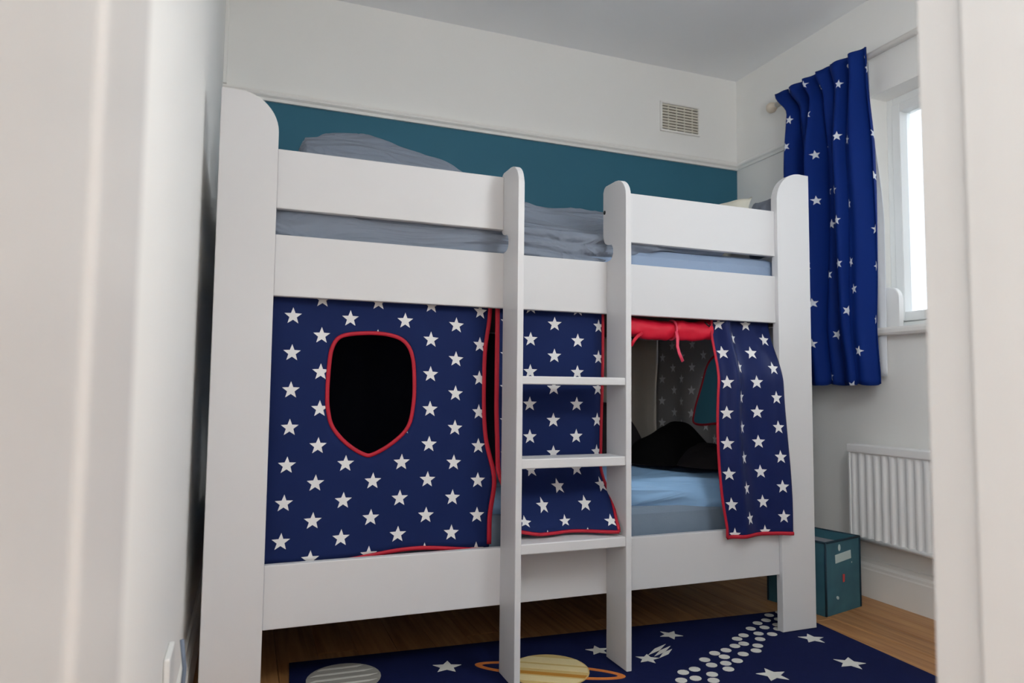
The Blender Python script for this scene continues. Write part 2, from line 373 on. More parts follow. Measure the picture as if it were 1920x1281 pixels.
# picture rail (back and right walls), skirtings
def rail_prof(d): return [(0, 0), (d * 0.55, 0), (d * 0.6, 0.012), (d, 0.02), (d, 0.028), (d * 0.7, 0.036), (d * 0.75, 0.042), (0, 0.044)]
pts = [(YB - a, RAILZ + b) for a, b in rail_prof(0.02)]
struct(prism('trim_1', pts, XL, XR, 'x', M['gloss']))
pts = [(XR - a, RAILZ + b) for a, b in rail_prof(0.016)]
struct(prism('trim_2', pts, 0.30, YB - 0.02, 'y', M['wall']))
sk = [(0, 0), (0.02, 0), (0.02, 0.112), (0.017, 0.118), (0.017, 0.128), (0.010, 0.138), (0.008, 0.152), (0, 0.155)]
struct(prism('baseboard_right', [(XR - a, b) for a, b in sk], YF, YB - 0.02, 'y', M['gloss']))
struct(prism('baseboard_back', [(YB - a, b) for a, b in sk], XL, XR, 'x', M['gloss']))
struct(prism('baseboard_left', [(XL + a * 0.8, b) for a, b in sk], YF, YB - 0.02, 'y', M['gloss']))
struct(box('trim_3', XL, XL + 0.014, YB - 0.02, YB, RAILZ + 0.045, ZC, M['wall'], None, 0.002))

# door frame (no door leaf in view): linings, stops, hall-side architraves
dr = struct(empty('door_1', ((DX0 + DX1) / 2, -1.5, 0)))
for a, b in ((DX0 - 0.025, DX0), (DX1, DX1 + 0.025)):
    into(box('door_lining', a, b, -1.79, YF, 0, 2.03, M['jamb'], None, 0.003), dr)
into(box('door_lining', DX0 - 0.025, DX1 + 0.025, -1.79, YF, 2.005, 2.03, M['jamb'], None, 0.003), dr)
into(box('door_stop', DX0, DX0 + 0.009, -1.789, -1.62, 0, 2.005, M['jamb'], None, 0.001), dr)
into(box('door_stop', DX0, DX0 + 0.012, -1.62, -1.488, 0, 2.005, M['jamb'], None, 0.003), dr)
into(box('door_stop', DX1 - 0.012, DX1, -1.60, -1.488, 0, 2.005, M['jamb'], None, 0.003), dr)
into(box('door_stop', DX0, DX1, -1.60, -1.488, 1.993, 2.005, M['jamb'], None, 0.003), dr)
ar = lambda x, sgn: [(x, -1.77), (x, -1.785), (x + sgn * 0.012, -1.794), (x + sgn * 0.05, -1.794), (x + sgn * 0.066, -1.782), (x + sgn * 0.066, -1.77)]
into(prism('architrave', ar(DX0 - 0.006, -1), 0, 2.06, 'z', M['jamb']), dr)
into(prism('architrave', ar(DX1 + 0.006, 1), 0, 2.06, 'z', M['jamb']), dr)

# ------------------------------------------------------------------ window
wn = struct(empty('window_1', (XR + 0.15, (W0 + W1) / 2, WZ0)))
fx0, fx1 = XR + 0.10, XR + 0.165
bm = bmesh.new()
def frame(bm, y0, y1, z0, z1, x0, x1, w):
    bx(bm, x0, x1, y0, y0 + w, z0, z1, 0.004); bx(bm, x0, x1, y1 - w, y1, z0, z1, 0.004)
    bx(bm, x0, x1, y0 + w, y1 - w, z0, z0 + w, 0.004); bx(bm, x0, x1, y0 + w, y1 - w, z1 - w, z1, 0.004)
frame(bm, W0, W1, WZ0 + 0.03, WZ1, fx0, fx1, 0.032); into(bm_obj('window_frame', bm, M['upvc']), wn)
ym = (W0 + W1) / 2
into(box('mullion', fx0, fx1, ym - 0.03, ym + 0.03, WZ0 + 0.062, WZ1 - 0.032, M['upvc'], None, 0.004), wn)
for a, b in ((W0 + 0.034, ym - 0.032), (ym + 0.032, W1 - 0.034)):
    bm = bmesh.new(); frame(bm, a, b, WZ0 + 0.064, WZ1 - 0.034, fx0 - 0.012, fx1 - 0.01, 0.038)
    sh = into(bm_obj('sash', bm, M['upvc']), wn)
    p = box('pane', fx0 + 0.024, fx0 + 0.030, a + 0.036, b - 0.036, WZ0 + 0.10, WZ1 - 0.07, M['glass']); sub(p, sh)
sl = [(XR - 0.05, WZ0 + 0.008), (XR - 0.044, WZ0), (XR + 0.28, WZ0), (XR + 0.28, WZ0 + 0.03), (XR - 0.044, WZ0 + 0.03), (XR - 0.05, WZ0 + 0.022)]
into(prism('window_sill', [(a, b) for a, b in sl], W0 - 0.0, W1 - 0.002, 'y', M['gloss']), wn)
struct(box('ground', XR + 1.5, 40, -25, 25, -3.2, -3.0, M['ground']))

# ------------------------------------------------------------------ bunk bed
L, PWD, PT = 2.0, 0.148, 1.6345
GT, GB, LT, LB, BT, BB = 1.4902, 1.3251, 1.2529, 1.0842, 0.3674, 0.2003
DB = 0.96
bed = tag(empty('bunk_bed', (1.0, 0.45, 0)), 'white painted wooden bunk bed with curved corner posts and built-in ladder', 'bunk bed')
def P_(o): return into(o, bed)
def post_outline(x0, left, zb=0.0):
    r, w = 0.105, PWD
    arc = [(w - r + r * math.sin(a), PT - r + r * math.cos(a)) for a in [i * PI / 24 for i in range(13)]]
    pts = [(0, zb), (0, PT)] + arc + [(w, zb)]
    return [(x0 + (p if left else w - p), z) for p, z in pts]
P_(prism('post', post_outline(0, True), -0.014, 0.016, 'y', M['bed'], None, 0.0025))
P_(prism('post', post_outline(L - PWD, False, 0.0075), -0.014, 0.016, 'y', M['bed'], None, 0.0025))
P_(prism('post', post_outline(0, True), DB - 0.016, DB + 0.014, 'y', M['bed'], None, 0.0025))
P_(prism('post', post_outline(L - PWD, False), DB - 0.016, DB + 0.014, 'y', M['bed'], None, 0.0025))
S1, S2, ST, SD = 0.8094, 1.1662, 0.0186, 0.1232
A, B = PWD, L - PWD
P_(box('guard_rail', A, S1, 0, 0.022, GB, GT, M['bed'], None, 0.0025))
P_(box('guard_rail', S2 + ST, B, 0, 0.022, GB, GT, M['bed'], None, 0.0025))
P_(box('guard_rail', A, B, DB - 0.022, DB, GB, GT, M['bed'], None, 0.0025))
for z0, z1 in ((LB, LT), (BB, BT)):
    P_(box('side_rail', A, B, 0, 0.022, z0, z1, M['bed'], None, 0.0025))
    P_(box('side_rail', A, B, DB - 0.022, DB, z0, z1, M['bed'], None, 0.0025))
    for x0 in (0.002, L - 0.022):
        P_(box('end_rail', x0, x0 + 0.02, 0.017, DB - 0.017, z0, z1, M['bed'], None, 0.0025))
for x0 in (0.002, L - 0.022):
    P_(box('end_rail', x0, x0 + 0.02, 0.017, DB - 0.017, GB, GT, M['bed'], None, 0.0025))
for z in (1.088, 0.215):
    P_(box('bed_base', 0.024, L - 0.024, 0.024, DB - 0.024, z, z + 0.016, M['shadeboard']))
# ladder stile outline in (y,z): hugs the guard rail, notched at the slot, rounded top
def arc(cx, cz, r, a0, a1, n=7): return [(cx + r * math.cos(math.radians(a0 + (a1 - a0) * i / n)), cz + r * math.sin(math.radians(a0 + (a1 - a0) * i / n))) for i in range(n + 1)]
def stile_outline(zb):
    f = -SD; top = 1.503
    o = [(f, zb)] + arc(f + 0.062, top - 0.062, 0.062, 180, 90) + arc(0.022 - 0.018, top - 0.018, 0.018, 90, 0)
    o += arc(0.022 - 0.03, 1.338, 0.03, 0, -90, 5)                       # lower back corner of the guard part
    o += [(-0.03, 1.306)] + arc(-0.026, 1.289, 0.017, 100, 180, 5)       # notch at the slot
    o += arc(-0.025, 1.2725, 0.018, 180, 270, 5) + [(-0.0005, 1.2529), (-0.0005, zb)]
    return o
for s in (S1, S2):
    P_(prism('ladder_stile', stile_outline(0.0075), s, s + ST, 'x', M['bed'], None, 0.002))
for zt, zb in ((0.8765, 0.853), (0.639, 0.611), (0.3995, 0.370)):
    P_(box('ladder_rung', S1 + ST - 0.001, S2 + 0.001, -0.119, -0.022, zb, zt, M['bed'], None, 0.003))
sc = lathe('screw_cap', [(0.0, -0.0012), (0.006, -0.001), (0.007, 0.001), (0.0, 0.0012)], (0, 0, 0), M['screw'], None, 12, 'x')
sc.location = (S2 - 0.001, 0.013, 1.418); P_(sc)

# ------------------------------------------------------------------ bedding
tag(box('mattress', 0.03, 1.90, 0.035, 0.92, 1.1045, 1.325, M['sheet'], None, 0.035), 'upper bunk mattress in a smooth pale blue fitted sheet', 'mattress')
def duvet_top(x, y):
    hump = 0.352 * sm(0.185, 0.245, x) * (0.93 + 0.07 * sm(0.24, 0.36, x)) * (1 - sm(0.42, 1.15, x) * 0.52) * (1 - sm(1.46, 1.65, x))
    env = sm(0.04, 0.42, y) * (1 - 0.55 * sm(0.60, 0.9, y))
    rg_ = 1 - abs(nz(x * 5 + y * 6, y * 3 - x * 4, 2.0)) * 2
    fold = 0.006 * nz(x * 7, y * 9) + 0.002 * nz(x * 24 + 12 * y, y * 20)  + 0.014 * nz(x * 3 + 4, y * 4) * sm(0.9, 1.1, x) + 0.010 * math.sin(38 * y + 9 * x + 3 * nz(x * 4, y * 4)) + 0.007 * max(0, rg_) ** 4
    return 1.345 + max(0, hump) * env + fold * (0.4 + env)
def duvet_fn(s, t):
    x = 0.10 + 1.55 * s
    edge = 1.233 + 0.085 * sm(1.0, 1.45, x)
    if t < 0.28:
        q = t / 0.28
        z = edge + (1.352 - edge) * q + 0.0 * q
        y = 0.036 - 0.010 * math.sin(PI * q) + 0.010 * math.sin((z - 0.10 * (1.2 - x) * sm(0.5, 1.2, x)) * 150 + 5 * nz(x * 3, z * 4)) * sm(0.45, 0.9, x) * (1 - q) ** 0.4 + 0.003 * nz(x * 9, z * 14)
        return (x, max(0.0245, y), z)
    q = (t - 0.28) / 0.72; y = 0.04 + 0.86 * q
    return (x, y, max(1.333, duvet_top(x, y)))
du = sheet('duvet', 150, 110, duvet_fn, M['duvet'], None, 0.006)
tag(du, 'crumpled grey-blue duvet heaped on the upper bunk behind the left guard rail', 'duvet')
def cushion(name, c, size, rot, m, puff=1.0, seed=0.0, n=26):
    """square-ended stuffed cushion"""
    bm = bmesh.new(); bmesh.ops.create_grid(bm, x_segments=n, y_segments=n, size=1.0)
    top = {v.index: v for v in bm.verts}; 
    V, Fc = [], []
    for side in (1, -1):
        for j in range(n + 1):
            for i in range(n + 1):
                u, v = 2 * i / n - 1, 2 * j / n - 1
                h = ((1 - u ** 4) * (1 - v ** 4)) ** 0.5
                pin = 1 - 0.07 * (1 - abs(u) ** 2) * abs(v) ** 3; pin2 = 1 - 0.07 * (1 - abs(v) ** 2) * abs(u) ** 3
                w = 0.06 * nz(u * 2 + seed, v * 2, side) + 0.03 * nz(u * 6, v * 6, seed)
                V.append((size[0] / 2 * u * pin2, size[1] / 2 * v * pin, side * size[2] / 2 * h * puff * (1 + w * 3) + 0.0))
    bm.free(); k = (n + 1) ** 2
    for side in (0, 1):
        for j in range(n):
            for i in range(n):
                a = side * k + j * (n + 1) + i; q = (a, a + 1, a + n + 2, a + n + 1); Fc.append(q if side == 0 else q[::-1])
    me = bpy.data.meshes.new(name); me.from_pydata(V, [], Fc)
    b2 = bmesh.new(); b2.from_mesh(me); bmesh.ops.remove_doubles(b2, verts=b2.verts, dist=0.0005); bmesh.ops.recalc_face_normals(b2, faces=b2.faces); b2.to_mesh(me); b2.free()
    o = link(name, me, m, None, True); o.location = c; o.rotation_euler = rot; return o
tag(cushion('pillow', (1.845, 0.49, 1.468), (0.285, 0.62, 0.13), (0, math.radians(-64), 0), M['cream'], 1.0, 3), 'cream pillow leaning on the window end of the upper bunk', 'pillow')
tag(cushion('pillow', (1.898, 0.10, 1.450), (0.235, 0.12, 0.09), (0, math.radians(-84), math.radians(6)), M['grcush'], 1.0, 8), 'slate grey cushion peeping out behind the right front post', 'cushion')

tag(box('mattress', 0.03, 1.92, 0.072, 0.92, 0.2315, 0.455, M['matt'], None, 0.03), 'lower bunk mattress with grey-blue sides above the bottom rail', 'mattress')
def low_fn(s, t):
    x = 0.06 + 1.84 * s
    edge = 0.425 - 0.035 * sm(1.2, 1.8, x) * 0 + 0.02 * nz(x * 3, 0) + 0.05 * (1 - sm(1.25, 1.62, x)) - 0.03
    top = 0.538 + 0.012 * nz(x * 4, 3) - 0.02 * sm(1.4, 1.8, x)
    if t < 0.35:
        q = t / 0.35
        z = edge + (top - edge) * q
        y = 0.105 - 0.030 * math.sin(PI * min(1, q * 1.0)) ** 0.6 + 0.010 * nz(x * 5 + z * 9, z * 25) + 0.006 * math.sin(x * 9 + z * 60)
        return (x, max(0.070, y), z)
    q = (t - 0.35) / 0.65; y = 0.105 + 0.80 * q
    return (x, y, top - 0.05 * sm(0.5, 1, q) + 0.014 * nz(x * 5, y * 6) * sm(0, 0.2, q))
tag(sheet('bed_sheet', 120, 60, low_fn, M['lowsheet'], None, 0.006), 'rumpled light blue sheet spread over the lower bunk mattress', 'sheet')
def heap(name, cx, cyy, rx, ry, h, z0, m, seed, pw=0.8):
    def fn(s, t):
        a = 2 * PI * s; r = math.sin(PI / 2 * t)
        k = 1 + 0.16 * nz(math.cos(a) * 1.6 + seed, math.sin(a) * 1.6)
        x, y = cx + rx * k * r * math.cos(a), cyy + ry * k * r * math.sin(a)
        hh = h * max(0, 1 - r ** 2.2) ** pw * (1 + 0.35 * nz(x * 5 + seed, y * 5)) + 0.014 * nz(x * 16, y * 16, seed) * (1 - r)
        return (x, y, z0 + max(0.0, hh))
    return sheet(name, 56, 30, fn, m, None, 0.004)
tag(heap('cushion', 1.74, 0.50, 0.19, 0.17, 0.135, 0.545, M['black'], 2.0), 'black plush cushion slumped on the lower bunk sheet', 'cushion')
tag(heap('blanket', 1.52, 0.68, 0.20, 0.18, 0.26, 0.54, M['dkblank'], 9.0, 1.0), 'dark blanket heaped in the shade beside the ladder on the lower bunk', 'blanket')
tag(heap('blanket', 1.80, 0.33, 0.13, 0.20, 0.085, 0.548, M['dkblank'], 5.0), 'charcoal blanket crumpled in front of the black cushion', 'blanket')

# ------------------------------------------------------------------ bunk curtains
def hole_panel(name, x0, xr, zb, z1, hole, yf, uvf, m, parent=None, rings=14, swap=None):
    """cloth with a cut-out: rings from the hole outline out to the edges. xr(z)/zb(x) give the free edges"""
    cx = sum(p[0] for p in hole) / len(hole); cz = sum(p[1] for p in hole) / len(hole)
    H = sorted(hole, key=lambda p: math.atan2(p[1] - cz, p[0] - cx))
    X1 = xr(0.7); Z0 = zb(0.4)
    outer = []
    corners = [(x0, Z0), (X1, Z0), (X1, z1), (x0, z1)]
    for p in H:
        dx, dz = p[0] - cx, p[1] - cz
        t = min(((X1 if dx > 0 else x0) - cx) / dx if abs(dx) > 1e-9 else 9e9, ((z1 if dz > 0 else Z0) - cz) / dz if abs(dz) > 1e-9 else 9e9)
        outer.append([cx + dx * t, cz + dz * t])
    for c in corners:      # snap the nearest ray to each corner
        i = min(range(len(outer)), key=lambda k: (outer[k][0] - c[0]) ** 2 + (outer[k][1] - c[1]) ** 2); outer[i] = list(c)
    V, UV, Fc = [], [], []; n = len(H)
    for r in range(rings + 1):
        t = r / rings
        for p, q in zip(H, outer):
            x, z = p[0] + (q[0] - p[0]) * t, p[1] + (q[1] - p[1]) * t
            fx = sm(0.55, 1.0, (x - x0) / (X1 - x0)); x += (xr(z) - X1) * fx
            fz = 1 - sm(Z0, Z0 + 0.08, z); z += (zb(x) - Z0) * fz
            V.append((x, z)); UV.append(uvf(x, z))
    for r in range(rings):
        for i in range(n):
            a = r * n + i; b = r * n + (i + 1) % n; Fc.append((a, b, b + n, a + n))
    V3 = [(x, yf(x, z), z) if not swap else swap(x, z) for x, z in V]
    me = bpy.data.meshes.new(name); me.from_pydata(V3, [], Fc); ul = me.uv_layers.new(name='UVMap')
    for l in me.loops: ul.data[l.index].uv = UV[l.vertex_index]
    o = link(name, me, m, parent, True)
    md = o.modifiers.new('thickness', 'SOLIDIFY'); md.thickness = 0.002; md.offset = 0
    return o
# left panel with the shield-shaped window
HL = catmull([(.301, .818), (.304, .90), (.312, .952), (.338, .984), (.409, .995), (.475, .991), (.518, .972), (.540, .93), (.547, .86), (.545, .79), (.531, .727), (.49, .683), (.435, .650), (.405, .650), (.355, .683), (.318, .727), (.305, .770)], 8)
xrL = lambda z: 0.775 + 0.012 * sm(0.95, 1.1, z) - 0.006 * sm(0.6, 0.85, z) * (1 - sm(0.9, 1.05, z)) + 0.028 * math.exp(-((z - 0.56) / 0.09) ** 2) + 0.012 * sm(0.55, 0.38, z)
zbL = lambda x: 0.352 + 0.025 * math.exp(-((x - 0.56) / 0.16) ** 2)
yL = lambda x, z: 0.034 + 0.006 * nz(x * 3.5, z * 2.0) + 0.004 * math.sin(x * 16 + z * 3) + 0.02 * sm(0.70, 0.79, x) * sm(0.5, 0.8, z)
ct = tag(empty('bunk_curtain', (0.45, 0.034, 0.36)), 'navy star-print curtain with a red-edged shield-shaped window, left of the ladder', 'bunk curtain')
shear = lambda x, z: (x + 0.055 * max(0, 0.72 - z) * (1 - 0.9 * x), z + 0.012 * sm(0.55, 0.8, x))
cl = into(hole_panel('cloth', 0.085, xrL, zbL, 1.13, HL, yL, shear, M['star_left']), ct)
sub(tube('window_binding', [(x, yL(x, z) - 0.0015, z) for x, z in HL], 0.0058, M['red'], None, 8, True, 0.5, (0, 1, 0)), cl, 'red fabric binding')
sub(tube('edge_binding', [(xrL(z), yL(xrL(z), z) - 0.001, z) for z in [0.372 + 0.02 * i for i in range(38)]], 0.0075, M['red'], None, 8, False, 0.45, (0, 1, 0)), cl, 'red fabric binding')
sub(tube('hem_binding', [(x, yL(x, zbL(x)) - 0.001, zbL(x)) for x in [0.10 + 0.02 * i for i in range(35)]], 0.006, M['red'], None, 8, False, 0.45, (0, 1, 0)), cl, 'red fabric binding')
# middle panel behind the ladder, its foot draped over the lowest rung
ct = tag(empty('bunk_curtain', (1.0, 0.034, 0.40)), 'navy star-print curtain behind the ladder, its red hem draped over the lowest rung', 'bunk curtain')
def mid_fn(s, t):
    z = 1.12 - t * 0.725
    fl_ = sm(0.60, 0.395, z)
    xl = 0.806 + 0.006 * sm(0.8, 0.6, z) + 0.028 * sm(0.62, 0.47, z)
    xr_ = 1.180 - 0.008 * sm(1.0, 0.6, z) - 0.020 * sm(0.52, 0.42, z)
    x = xl + (xr_ - xl) * s
    y = 0.040 - 0.005 * math.sin(x * 18 + 1) * (1 - fl_) + 0.010 * sm(0.9, 1.0, s) * (1 - fl_)
    d = 0.115 if s > 0.55 else 0.115
    y -= fl_ * (0.098 + 0.045 * sm(0.5, 1.0, s) + 0.012 * math.sin(s * 7)) * 0.95
    z2 = z + 0.028 * fl_ * max(0, math.sin(s * PI * 1.0)) * 0.0 + 0.016 * sm(0.46, 0.395, z) + 0.010 * fl_ * sm(0.25, 0.0, s)
    return (x, y, z2)
cl = into(sheet('cloth', 44, 70, mid_fn, M['star_mid'], None, 0.002, lambda s, t, p: (0.80 + 0.376 * s, 1.12 - 0.745 * t)), ct)
sub(tube('edge_binding', [tuple(Vector(mid_fn(1, t / 50)) + Vector((0, -0.002, 0))) for t in range(51)], 0.0055, M['red'], None, 8, False, 0.6, (0, 1, 0)), cl, 'red fabric binding')
sub(tube('edge_binding', [tuple(Vector(mid_fn(0, t / 50)) + Vector((0, -0.002, 0))) for t in range(46)], 0.0075, M['red'], None, 8, False, 0.5, (0, 1, 0)), cl, 'red fabric binding')
sub(tube('hem_binding', [tuple(Vector(mid_fn(s / 30, 1)) + Vector((0, -0.001, 0.001))) for s in range(31)], 0.0065, M['red'], None, 8, False, 0.8, (0, 0, 1)), cl, 'red fabric binding')
# right panel, hanging out over the bottom rail
ct = tag(empty('bunk_curtain', (1.74, 0.0, 0.35)), 'narrow navy star-print curtain with red edges hanging over the bottom rail beside the right post', 'bunk curtain')
def right_fn(s, t):
    z = 1.10 - t * 0.752
    out = sm(1.085, 0.86, z)
    xl = 1.606 - 0.034 * math.sin(PI * min(1, (1.10 - z) / 0.72)) + 0.006 * sm(0.5, 0.35, z)
    xr_ = 1.8495 + 0.026 * sm(0.90, 0.42, z)
    x = xl + (xr_ - xl) * s
    y = 0.038 - out * 0.070 - 0.028 * math.exp(-((s - 0.22) / 0.10) ** 2) * sm(1.0, 0.2, t * 0.75) + 0.010 * math.exp(-((s - 0.5) / 0.14) ** 2) + 0.012 * math.exp(-((s - 0.08) / 0.09) ** 2) - 0.006 * sm(0.85, 1.0, s) + 0.004 * math.sin(s * 9 + z * 5)
    if x > 1.846 and z < 0.9: y = min(y, -0.022)
    return (x, y, z + 0.004 * math.sin(s * 3))
RA_ = [0.0]
for i in range(52): RA_.append(RA_[-1] + (Vector(right_fn((i + 1) / 52, 0.4)) - Vector(right_fn(i / 52, 0.4))).length)
cl = into(sheet('cloth', 52, 70, right_fn, M['star_right'], None, 0.002, lambda s, t, p: (1.585 + RA_[min(52, int(round(s * 52)))], 1.10 - 0.752 * t)), ct)
sub(tube('edge_binding', [tuple(Vector(right_fn(0, t / 50)) + Vector((0, -0.002, 0))) for t in range(51)], 0.0055, M['red'], None, 8, False, 0.6, (0, 1, 0)), cl, 'red fabric binding')
sub(tube('hem_binding', [tuple(Vector(right_fn(s / 30, 1)) + Vector((0, -0.002, 0))) for s in range(31)], 0.0065, M['red'], None, 8, False, 0.6, (0, 1, 0)), cl, 'red fabric binding')
# rolled-up flap with its tie
ct = tag(empty('rolled_curtain', (1.42, 0.05, 1.05)), 'bright red rolled-up curtain flap tied under the upper side rail', 'bunk curtain')
def roll_fn(s, t):
    x = 1.262 + 0.343 * s; a = 2 * PI * t
    r = 0.034 * (1 + 0.22 * nz(x * 14, math.cos(a), math.sin(a)) + 0.10 * nz(x * 40, math.cos(a) * 2, math.sin(a) * 2)) * (1 - 0.22 * math.exp(-((x - 1.455) / 0.014) ** 2))
    r *= 0.85 + 0.15 * sm(0, 0.12, s)
    return (x, 0.062 + 0.85 * r * math.cos(a), 1.053 + r * math.sin(a) - 0.008 * math.sin(PI * s) + 0.006 * nz(x * 6, 2))
rl = into(sheet('roll', 90, 24, roll_fn, M['redsat']), ct)
sub(tube('tie', [(1.455, 0.062 + 0.031 * math.cos(a), 1.047 + 0.033 * math.sin(a)) for a in [i * PI / 10 for i in range(20)]], 0.004, M['ribbon'], None, 6, True), rl, 'pinkish red ribbon')
rb = [(1.452, 0.030, 1.040), (1.455, 0.026, 1.015), (1.452, 0.024, 0.99), (1.458, 0.022, 0.965), (1.472, 0.022, 0.938)]
sub(tube('ribbon_end', rb, 0.0062, M['ribbon'], None, 8, False, 0.35, (0, 1, 0)), rl, 'pinkish red ribbon')
rb = [(1.32, 0.034, 1.030), (1.30, 0.026, 1.020), (1.285, 0.026, 1.004), (1.275, 0.03, 0.985)]
sub(tube('ribbon_end', rb, 0.006, M['redsat'], None, 8, False, 0.4, (0, 1, 0)), rl, 'pinkish red ribbon')
into(tube('hook', [(1.568, 0.03, 1.078), (1.575, 0.024, 1.068), (1.583, 0.024, 1.062), (1.590, 0.028, 1.070)], 0.0028, M['screw'], None, 6), ct)
# linings inside the lower bunk
def lin(name, x0, x1, m, lab):
    fn = lambda s, t: (x0 + (x1 - x0) * s, 0.918 + 0.010 * math.sin(s * (x1 - x0) * 40) , 1.08 - 0.60 * t)
    tag(sheet(name, 60, 8, fn, m, None, 0.002), lab, 'bunk curtain')
lin('bunk_lining', 0.04, 1.52, M['navyplain'], 'plain dark navy lining at the back of the lower bunk, seen through the shield-shaped window')
lin('bunk_lining', 1.53, 1.942, M['greyplain'], 'plain grey lining hanging at the back of the lower bunk beside the faded star curtain')
ct = tag(empty('bunk_curtain', (1.945, 0.45, 0.55)), 'faded star curtain with a cut-out window at the window end of the lower bunk', 'bunk curtain')
HE = catmull([(.30, .70), (.45, .702), (.60, .692), (.612, .74), (.575, .85), (.53, .94), (.47, .985), (.38, 1.0), (.28, .985), (.235, .93), (.225, .80), (.24, .72)], 7)
yE = lambda y, z: (1.945 + 0.012 * math.sin(y * 26) * sm(1.05, 0.8, z), y, z)
cl = into(hole_panel('cloth', 0.04, lambda z: 0.902, lambda x: 0.48, 1.08, HE, None, lambda y, z: (y, z), M['star_end'], None, 14, yE), ct)
sub(tube('window_binding', [tuple(Vector(yE(y, z)) + Vector((-0.003, 0, 0))) for y, z in HE], 0.005, M['red'], None, 8, True, 0.6, (1, 0, 0)), cl, 'red fabric binding')

# ------------------------------------------------------------------ window curtain, pole
PX, PZ = 2.448, 2.226
pl = tag(empty('curtain_pole', (PX, -0.4, PZ)), 'white curtain pole with round wooden finial above the window', 'curtain pole')
into(tube('pole', [(PX, 0.645, PZ), (PX, -1.25, PZ)], 0.0135, M['pole'], None, 16), pl)
fin = lathe('finial', [(0.0, 0.0), (0.014, 0.001), (0.016, 0.008), (0.012, 0.014), (0.02, 0.02), (0.026, 0.032), (0.025, 0.046), (0.016, 0.058), (0.0, 0.062)], (PX, 0.635, PZ), M['wood'], None, 20, 'y'); into(fin, pl)
for y in (0.585, -1.2):
    into(tube('bracket', [(XR - 0.001, y, PZ - 0.012), (PX, y, PZ - 0.018)], 0.008, M['pole'], None, 8), pl)
cu = tag(empty('window_curtain', (PX, 0.34, 0.87)), 'navy blue star-print curtain with pinched pleats hanging left of the window', 'curtain')
def cur_fn(s, t):
    # s: 0 = window side edge, 1 = corner side edge
    w = 0.502 - 0.085 * sm(0.0, 0.10, t) + 0.02 * t
    edge = 0.092 - 0.012 * sm(0.1, 0.5, t) - 0.022 * sm(0.8, 1.0, t)
    n = 6.0
    ph = 2 * PI * n * (s + 0.012 * math.sin(t * 5) * (s * (1 - s) * 4) + 0.02 * nz(s * 5, t * 2.2))
    k = sm(0.0, 0.30, t)
    amp = 0.026 + 0.026 * k * (0.7 + 0.9 * nz(s * 3 + 5, t * 1.5))
    x = PX - 0.032 - 0.012 * k + amp * ((1 - 0.55 * k) * math.sin(ph) + 0.75 * k * math.sin(ph * 0.42 + 1.2 + 1.2 * nz(s * 2, t * 1.3 + 9))) + 0.004 * math.sin(2.3 * ph + 1)
    x = min(x, 2.484)
    y = edge + w * s + 0.012 * math.cos(ph) * (0.35 + 0.65 * t)
    z = 2.258 - t * 1.388 + 0.010 * math.sin(ph) * sm(0.12, 0.0, t) + 0.004 * math.sin(ph + 1) * sm(0.9, 1.0, t)
    return (x, y, z)
cl = into(sheet('cloth', 200, 60, cur_fn, M['curtain'], None, 0.0025, lambda s, t, p: (s * 1.0, (1 - t) * 1.4)), cu)
def linf(s, t):
    x, y, z = cur_fn(s * 0.95, 0.02 + t * 0.945)
    return (2.497 + 0.006 * math.sin(s * 30 + t * 3), 0.146 - 0.050 * sm(0.1, 0.55, t) + 0.34 * s, 2.235 - 1.33 * t)
into(sheet('lining', 120, 40, linf, M['whitelining'], None, 0.002), cu)

# ------------------------------------------------------------------ radiator
RX0, RX1, RY0, RY1, RZ0, RZ1 = 2.425, 2.475, -0.55, 0.235, 0.245, 0.627
rd = tag(empty('radiator', (2.45, (RY0 + RY1) / 2, RZ0)), 'white ribbed panel radiator under the window', 'radiator')
def rad_fn(s, t):
    y = RY0 + 0.012 + (RY1 - RY0 - 0.024) * s; z = RZ0 + (RZ1 - 0.03 - RZ0) * t
    pr = abs(((y - RY1) / 0.0365) % 1 - 0.5) * 2
    d = sm(0.15, 0.8, pr) * sm(0.0, 0.06, t) * sm(1.0, 0.94, t)
    return (RX0 + 0.006 * d + 0.004, y, z)
into(sheet('front_panel', 264, 24, rad_fn, M['rad'], None, 0.002), rd)
into(box('top_grille', RX0 - 0.004, RX1 + 0.006, RY0, RY1 + 0.004, RZ1 - 0.034, RZ1, M['rad'], None, 0.005), rd)
into(box('back_panel', RX1 - 0.006, RX1, RY0 + 0.01, RY1 - 0.01, RZ0, RZ1 - 0.03, M['rad'], None, 0.002), rd)
into(box('side_cover', RX0, RX1, RY1 - 0.011, RY1, RZ0 + 0.004, RZ1 - 0.032, M['rad'], None, 0.003), rd)
into(box('side_cover', RX0, RX1, RY0, RY0 + 0.011, RZ0 + 0.004, RZ1 - 0.032, M['rad'], None, 0.003), rd)
into(tube('bottom_rail', [(RX0 + 0.012, RY0 + 0.01, RZ0 + 0.004), (RX0 + 0.012, RY1 - 0.01, RZ0 + 0.004)], 0.011, M['rad'], None, 10), rd)
for y in (RY0 + 0.1, RY1 - 0.1):
    into(box('bracket', RX1, XR - 0.001, y - 0.015, y + 0.015, RZ0 + 0.03, RZ1 - 0.06, M['rad'], None, 0.002), rd)

